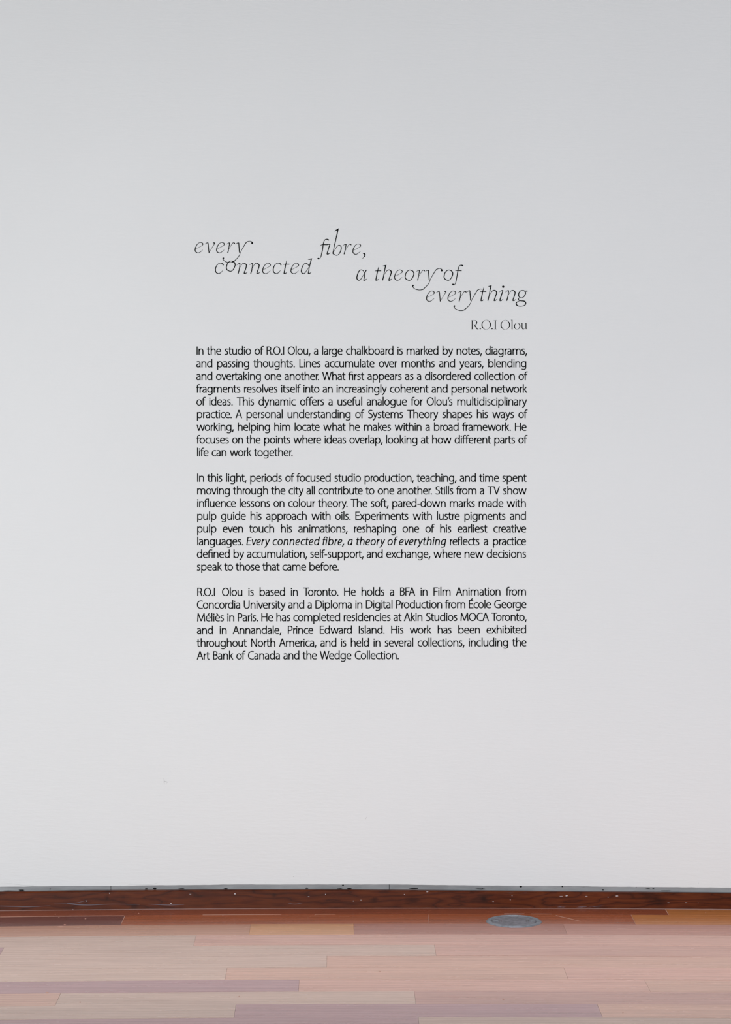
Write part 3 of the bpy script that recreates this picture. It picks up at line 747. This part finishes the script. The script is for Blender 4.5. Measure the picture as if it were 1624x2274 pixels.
# ------------------------------------------------------------------ small marks
def blob(name, px, py, w, h, mat, parent, off, k=10, seed=0, depth=.0006):
    """small irregular chip on a vertical face; off = distance of the face in front of the wall line"""
    r = random.Random(seed); ring = []
    for i in range(k):
        t = 2 * math.pi * i / k; q = r.uniform(.7, 1.15)
        ring.append((px + w / 2 * q * math.cos(t), py + h / 2 * q * math.sin(t)))
    v, f = [], []
    for a, b in ring:
        x, z = wallpt(a, b); v.append((x, -bow(x) - off - depth, z))
    for a, b in ring:
        x, z = wallpt(a, b); v.append((x, -bow(x) - off + .0004, z))
    f = [tuple(range(k))] + [(i, k + i, k + (i + 1) % k, (i + 1) % k) for i in range(k)]
    return obj(name, mesh(name, v, f), mat, parent)
DARK_SPOTS = [(47, 1977.6, 13, 3), (25, 1979.2, 40, 1.6), (111, 1975, 3, 2.5), (325, 1974.6, 9, 3), (343.7, 1974, 9, 5), (403, 1974.3, 14, 2), (501, 1974, 9, 2.4), (681.6, 1972.8, 8, 3.4),
         (762, 1966.4, 5, 3), (776, 1973.5, 12, 3), (755, 1973.4, 12, 1.8), (919, 1974, 22, 2.6), (1066, 1975, 28, 2.6), (1157, 1968.8, 7, 4.6), (1249.4, 1969, 3.4, 3.2), (1414, 1970, 3, 3),
         (1340, 1977, 6, 2.2), (1480, 1979, 24, 1.8), (1072, 1974.5, 5, 3), (1440, 1974, 10, 1.6), (1452, 1974.4, 5, 2)]
for i, (a, b, w, h) in enumerate(DARK_SPOTS):
    blob('dark_patch', a, b, w, h, M_BLACK, trim, -.0038, seed=i)  # near-black irregular patches laid on the grey strip
M_SPECK = mat_plain('pale_paint_fleck', (.62, .58, .6, 1), .5, .3)
FL = [(192.5, 1999.3, 2.4, 3), (244, 1982, 2, 3.6), (380.6, 2004.5, 4.5, 3.2), (377, 2008, 8, 1.2), (522, 1983.2, 6, 4), (423, 1984, 8, 1.4), (163, 2018, 2, 1.6), (343, 2017.6, 3, 1.2),
      (723, 1984.5, 2, 3.4), (785, 1999, 3.4, 2.4), (802, 1997, 6, 1.2), (898, 1984.6, 2.6, 2), (949, 1978.8, 6, 2), (686, 1989.5, 6, 1.6), (1258, 1987.6, 7, 3.2), (1246, 1988.6, 10, 1.2), (1302, 1988.6, 7, 1.4),
      (1370, 1988, 9, 2.6), (1350, 1990.6, 4, 1.4), (1484, 2002.6, 7, 1.2), (1523, 2002.6, 8, 1.2), (1137, 1987.5, 3, 1.6), (1133, 1996.4, 3, 1.6), (1095, 2000, 5, 1.4), (1550, 2003, 2, 1)]
for i, (a, b, w, h) in enumerate(FL):
    # these are laid on the board's front face
    blob('paint_fleck', a, b, w * .75, h * .75, M_SPECK, bb, .0098, seed=40 + i, depth=.0004)
M_SCR = mat_plain('grey_scrape', (.16, .14, .17, 1), .6, .3)
def scratch(pts, mat, parent, off, name='scratch', wmul=1.0):
    L = []; rb = ribbon(catmull([(a, b, w * wmul) for a, b, w in pts], 4))
    v, f = [], []
    for p, q in rb:
        for a, b in (p, q):
            x, z = wallpt(a, b); v.append((x, -bow(x) - off - .0004, z))
        for a, b in (p, q):
            x, z = wallpt(a, b); v.append((x, -bow(x) - off + .0004, z))
    for i in range(len(rb) - 1):
        a, c = 4 * i, 4 * i + 4
        f += [(a, c, c + 1, a + 1), (a, a + 2, c + 2, c), (a + 1, c + 1, c + 3, a + 3)]
    return obj(name, mesh(name, v, f), mat, parent)
scratch([(0, 2010.4, 1.2), (30, 2011, 1.6), (60, 2011.8, 1.4), (90, 2011, .8), (113, 2009.4, .3)], M_SCR, bb, .0098)
scratch([(120, 2005.6, .4), (152, 2005.4, .8), (170, 2007, 2.0), (200, 2008, 1.4), (245, 2006, .9), (312, 2006.8, .4)], M_SCR, bb, .0098)
scratch([(150, 2005, 1.4), (172, 2003, 1.0), (195, 1997, .5)], M_SCR, bb, .0098)
scratch([(330, 2006, .5), (350, 2007, 1.2), (378, 2008, 1.4), (410, 2007, .4)], M_SCR, bb, .0098)
scratch([(640, 2004, .4), (655, 2006, 1.0), (672, 2003.5, .3)], M_SCR, bb, .0098)
# pale dust packed in the joints by the wall, and flecks on the boards
M_DUST = mat_plain('pale_joint_dust', (.46, .25, .19, 1), .7, .2)
def floor_ribbon(pts, name):
    rb = ribbon(catmull(pts, 4)); v, f = [], []
    for lift in (.0005, -.0003):
        for p, q in rb:
            for a, b in (p, q):
                d = dist(b); v.append(((a - XV) * d / F_PX, -(D0 - d), lift))
    n = len(rb); m = 2 * n
    f = [(2 * i, 2 * i + 1, 2 * i + 3, 2 * i + 2) for i in range(n - 1)]
    f += [(2 * i, 2 * i + 2, m + 2 * i + 2, m + 2 * i) for i in range(n - 1)] + [(2 * i + 1, m + 2 * i + 1, m + 2 * i + 3, 2 * i + 3) for i in range(n - 1)]
    f += [(0, m, m + 1, 1), (m - 2, m - 1, 2 * m - 1, 2 * m - 2)]
    return obj(name, mesh(name, v, f), M_DUST, floor)
for a, b, c, d, w in ((0, 2036.2, 90, 2034.9, .7), (90, 2034.9, 276, 2033.4, .7), (277.7, 2033.6, 268.5, 2053.6, 1.3), (450, 2031.8, 625, 2030.8, .8), (700, 2030.2, 745, 2030.1, .5),
                      (1476, 2016.6, 1485.6, 2031.4, 1.3), (951.2, 2031, 952.6, 2050.6, .7), (1402, 2032, 1412.4, 2052.6, .7), (1120, 2029.3, 1165, 2029.4, .9), (1180, 2029.6, 1226, 2029.8, .6), (1235, 2033, 1290, 2046, .6)):
    floor_ribbon([(a, b, w), ((a + c) / 2, (b + d) / 2, w), (c, d, w * .6)], 'joint_dust')
for i, (a, b, w, h) in enumerate([(135, 2058.6, 17, 2.4), (144, 2053.4, 5, 1), (105, 2204.4, 7, 1.6), (178, 2225.6, 3, 2), (844, 2157.4, 2.4, 1.6), (1118, 2219, 4, 1), (1384, 2249, 2.6, 1.6), (123, 2030.6, 1.6, 1.4),
                                  (131, 2037.6, 2.6, 1.2), (190, 2040.2, 3.6, 1), (308, 2028.6, 3, 1), (531, 2212.5, 2, 1.2), (495, 2032.4, 3, .8), (700, 2032, 2, 1), (1568, 2027, 1.8, 1.4), (1262, 2016.6, 3, 1)]):
    floor_ribbon([(a - w / 2, b, h * .4), (a, b - h * .15, h), (a + w / 2, b - h * .1, h * .3)], 'floor_fleck')
# scuffs and pinpricks on the paint
M_SCUFF = mat_plain('grey_scuff_on_paint', (.5, .5, .5, 1), .7, .2)
M_SCUFF2 = mat_plain('faint_grey_scuff', (.6, .6, .6, 1), .7, .2)
scratch([(364, 1728, .4), (364.6, 1733, 1.2), (364.6, 1738, 1.3), (365, 1742, .3)], M_SCUFF, wall, 0, 'scuff_mark')
scratch([(365, 1735.6, .8), (369, 1736, .9), (373.6, 1736.6, .4)], M_SCUFF, wall, 0, 'scuff_mark')
scratch([(372, 1737, .9), (369.4, 1740, .3)], M_SCUFF2, wall, 0, 'scuff_mark')
scratch([(816, 1813, .3), (813, 1817, .9), (811, 1820, .3)], M_SCUFF2, wall, 0, 'scuff_mark')
for i, (a, b, w) in enumerate([(849, 495, 2.2), (649, 480, 2.0), (652, 1946.5, 2.0), (685, 1943, 1.2), (589, 1959, 1.4), (1552, 1961, 1.2), (530, 557, 0.8)]):
    blob('scuff_mark', a, b, w, w, M_SCUFF2, wall, 0, 7, 90 + i, .0004)
# ragged paint crack at lower left
scratch([(0, 1962.5, .5), (25, 1962, .7), (45, 1965, .6), (75, 1966, .4)], M_SCUFF2, wall, 0, 'paint_crack')
scratch([(285, 1964.4, .3), (310, 1963.4, .6), (335, 1963.8, .7), (350, 1960.4, .4)], M_SCUFF2, wall, 0, 'paint_crack')
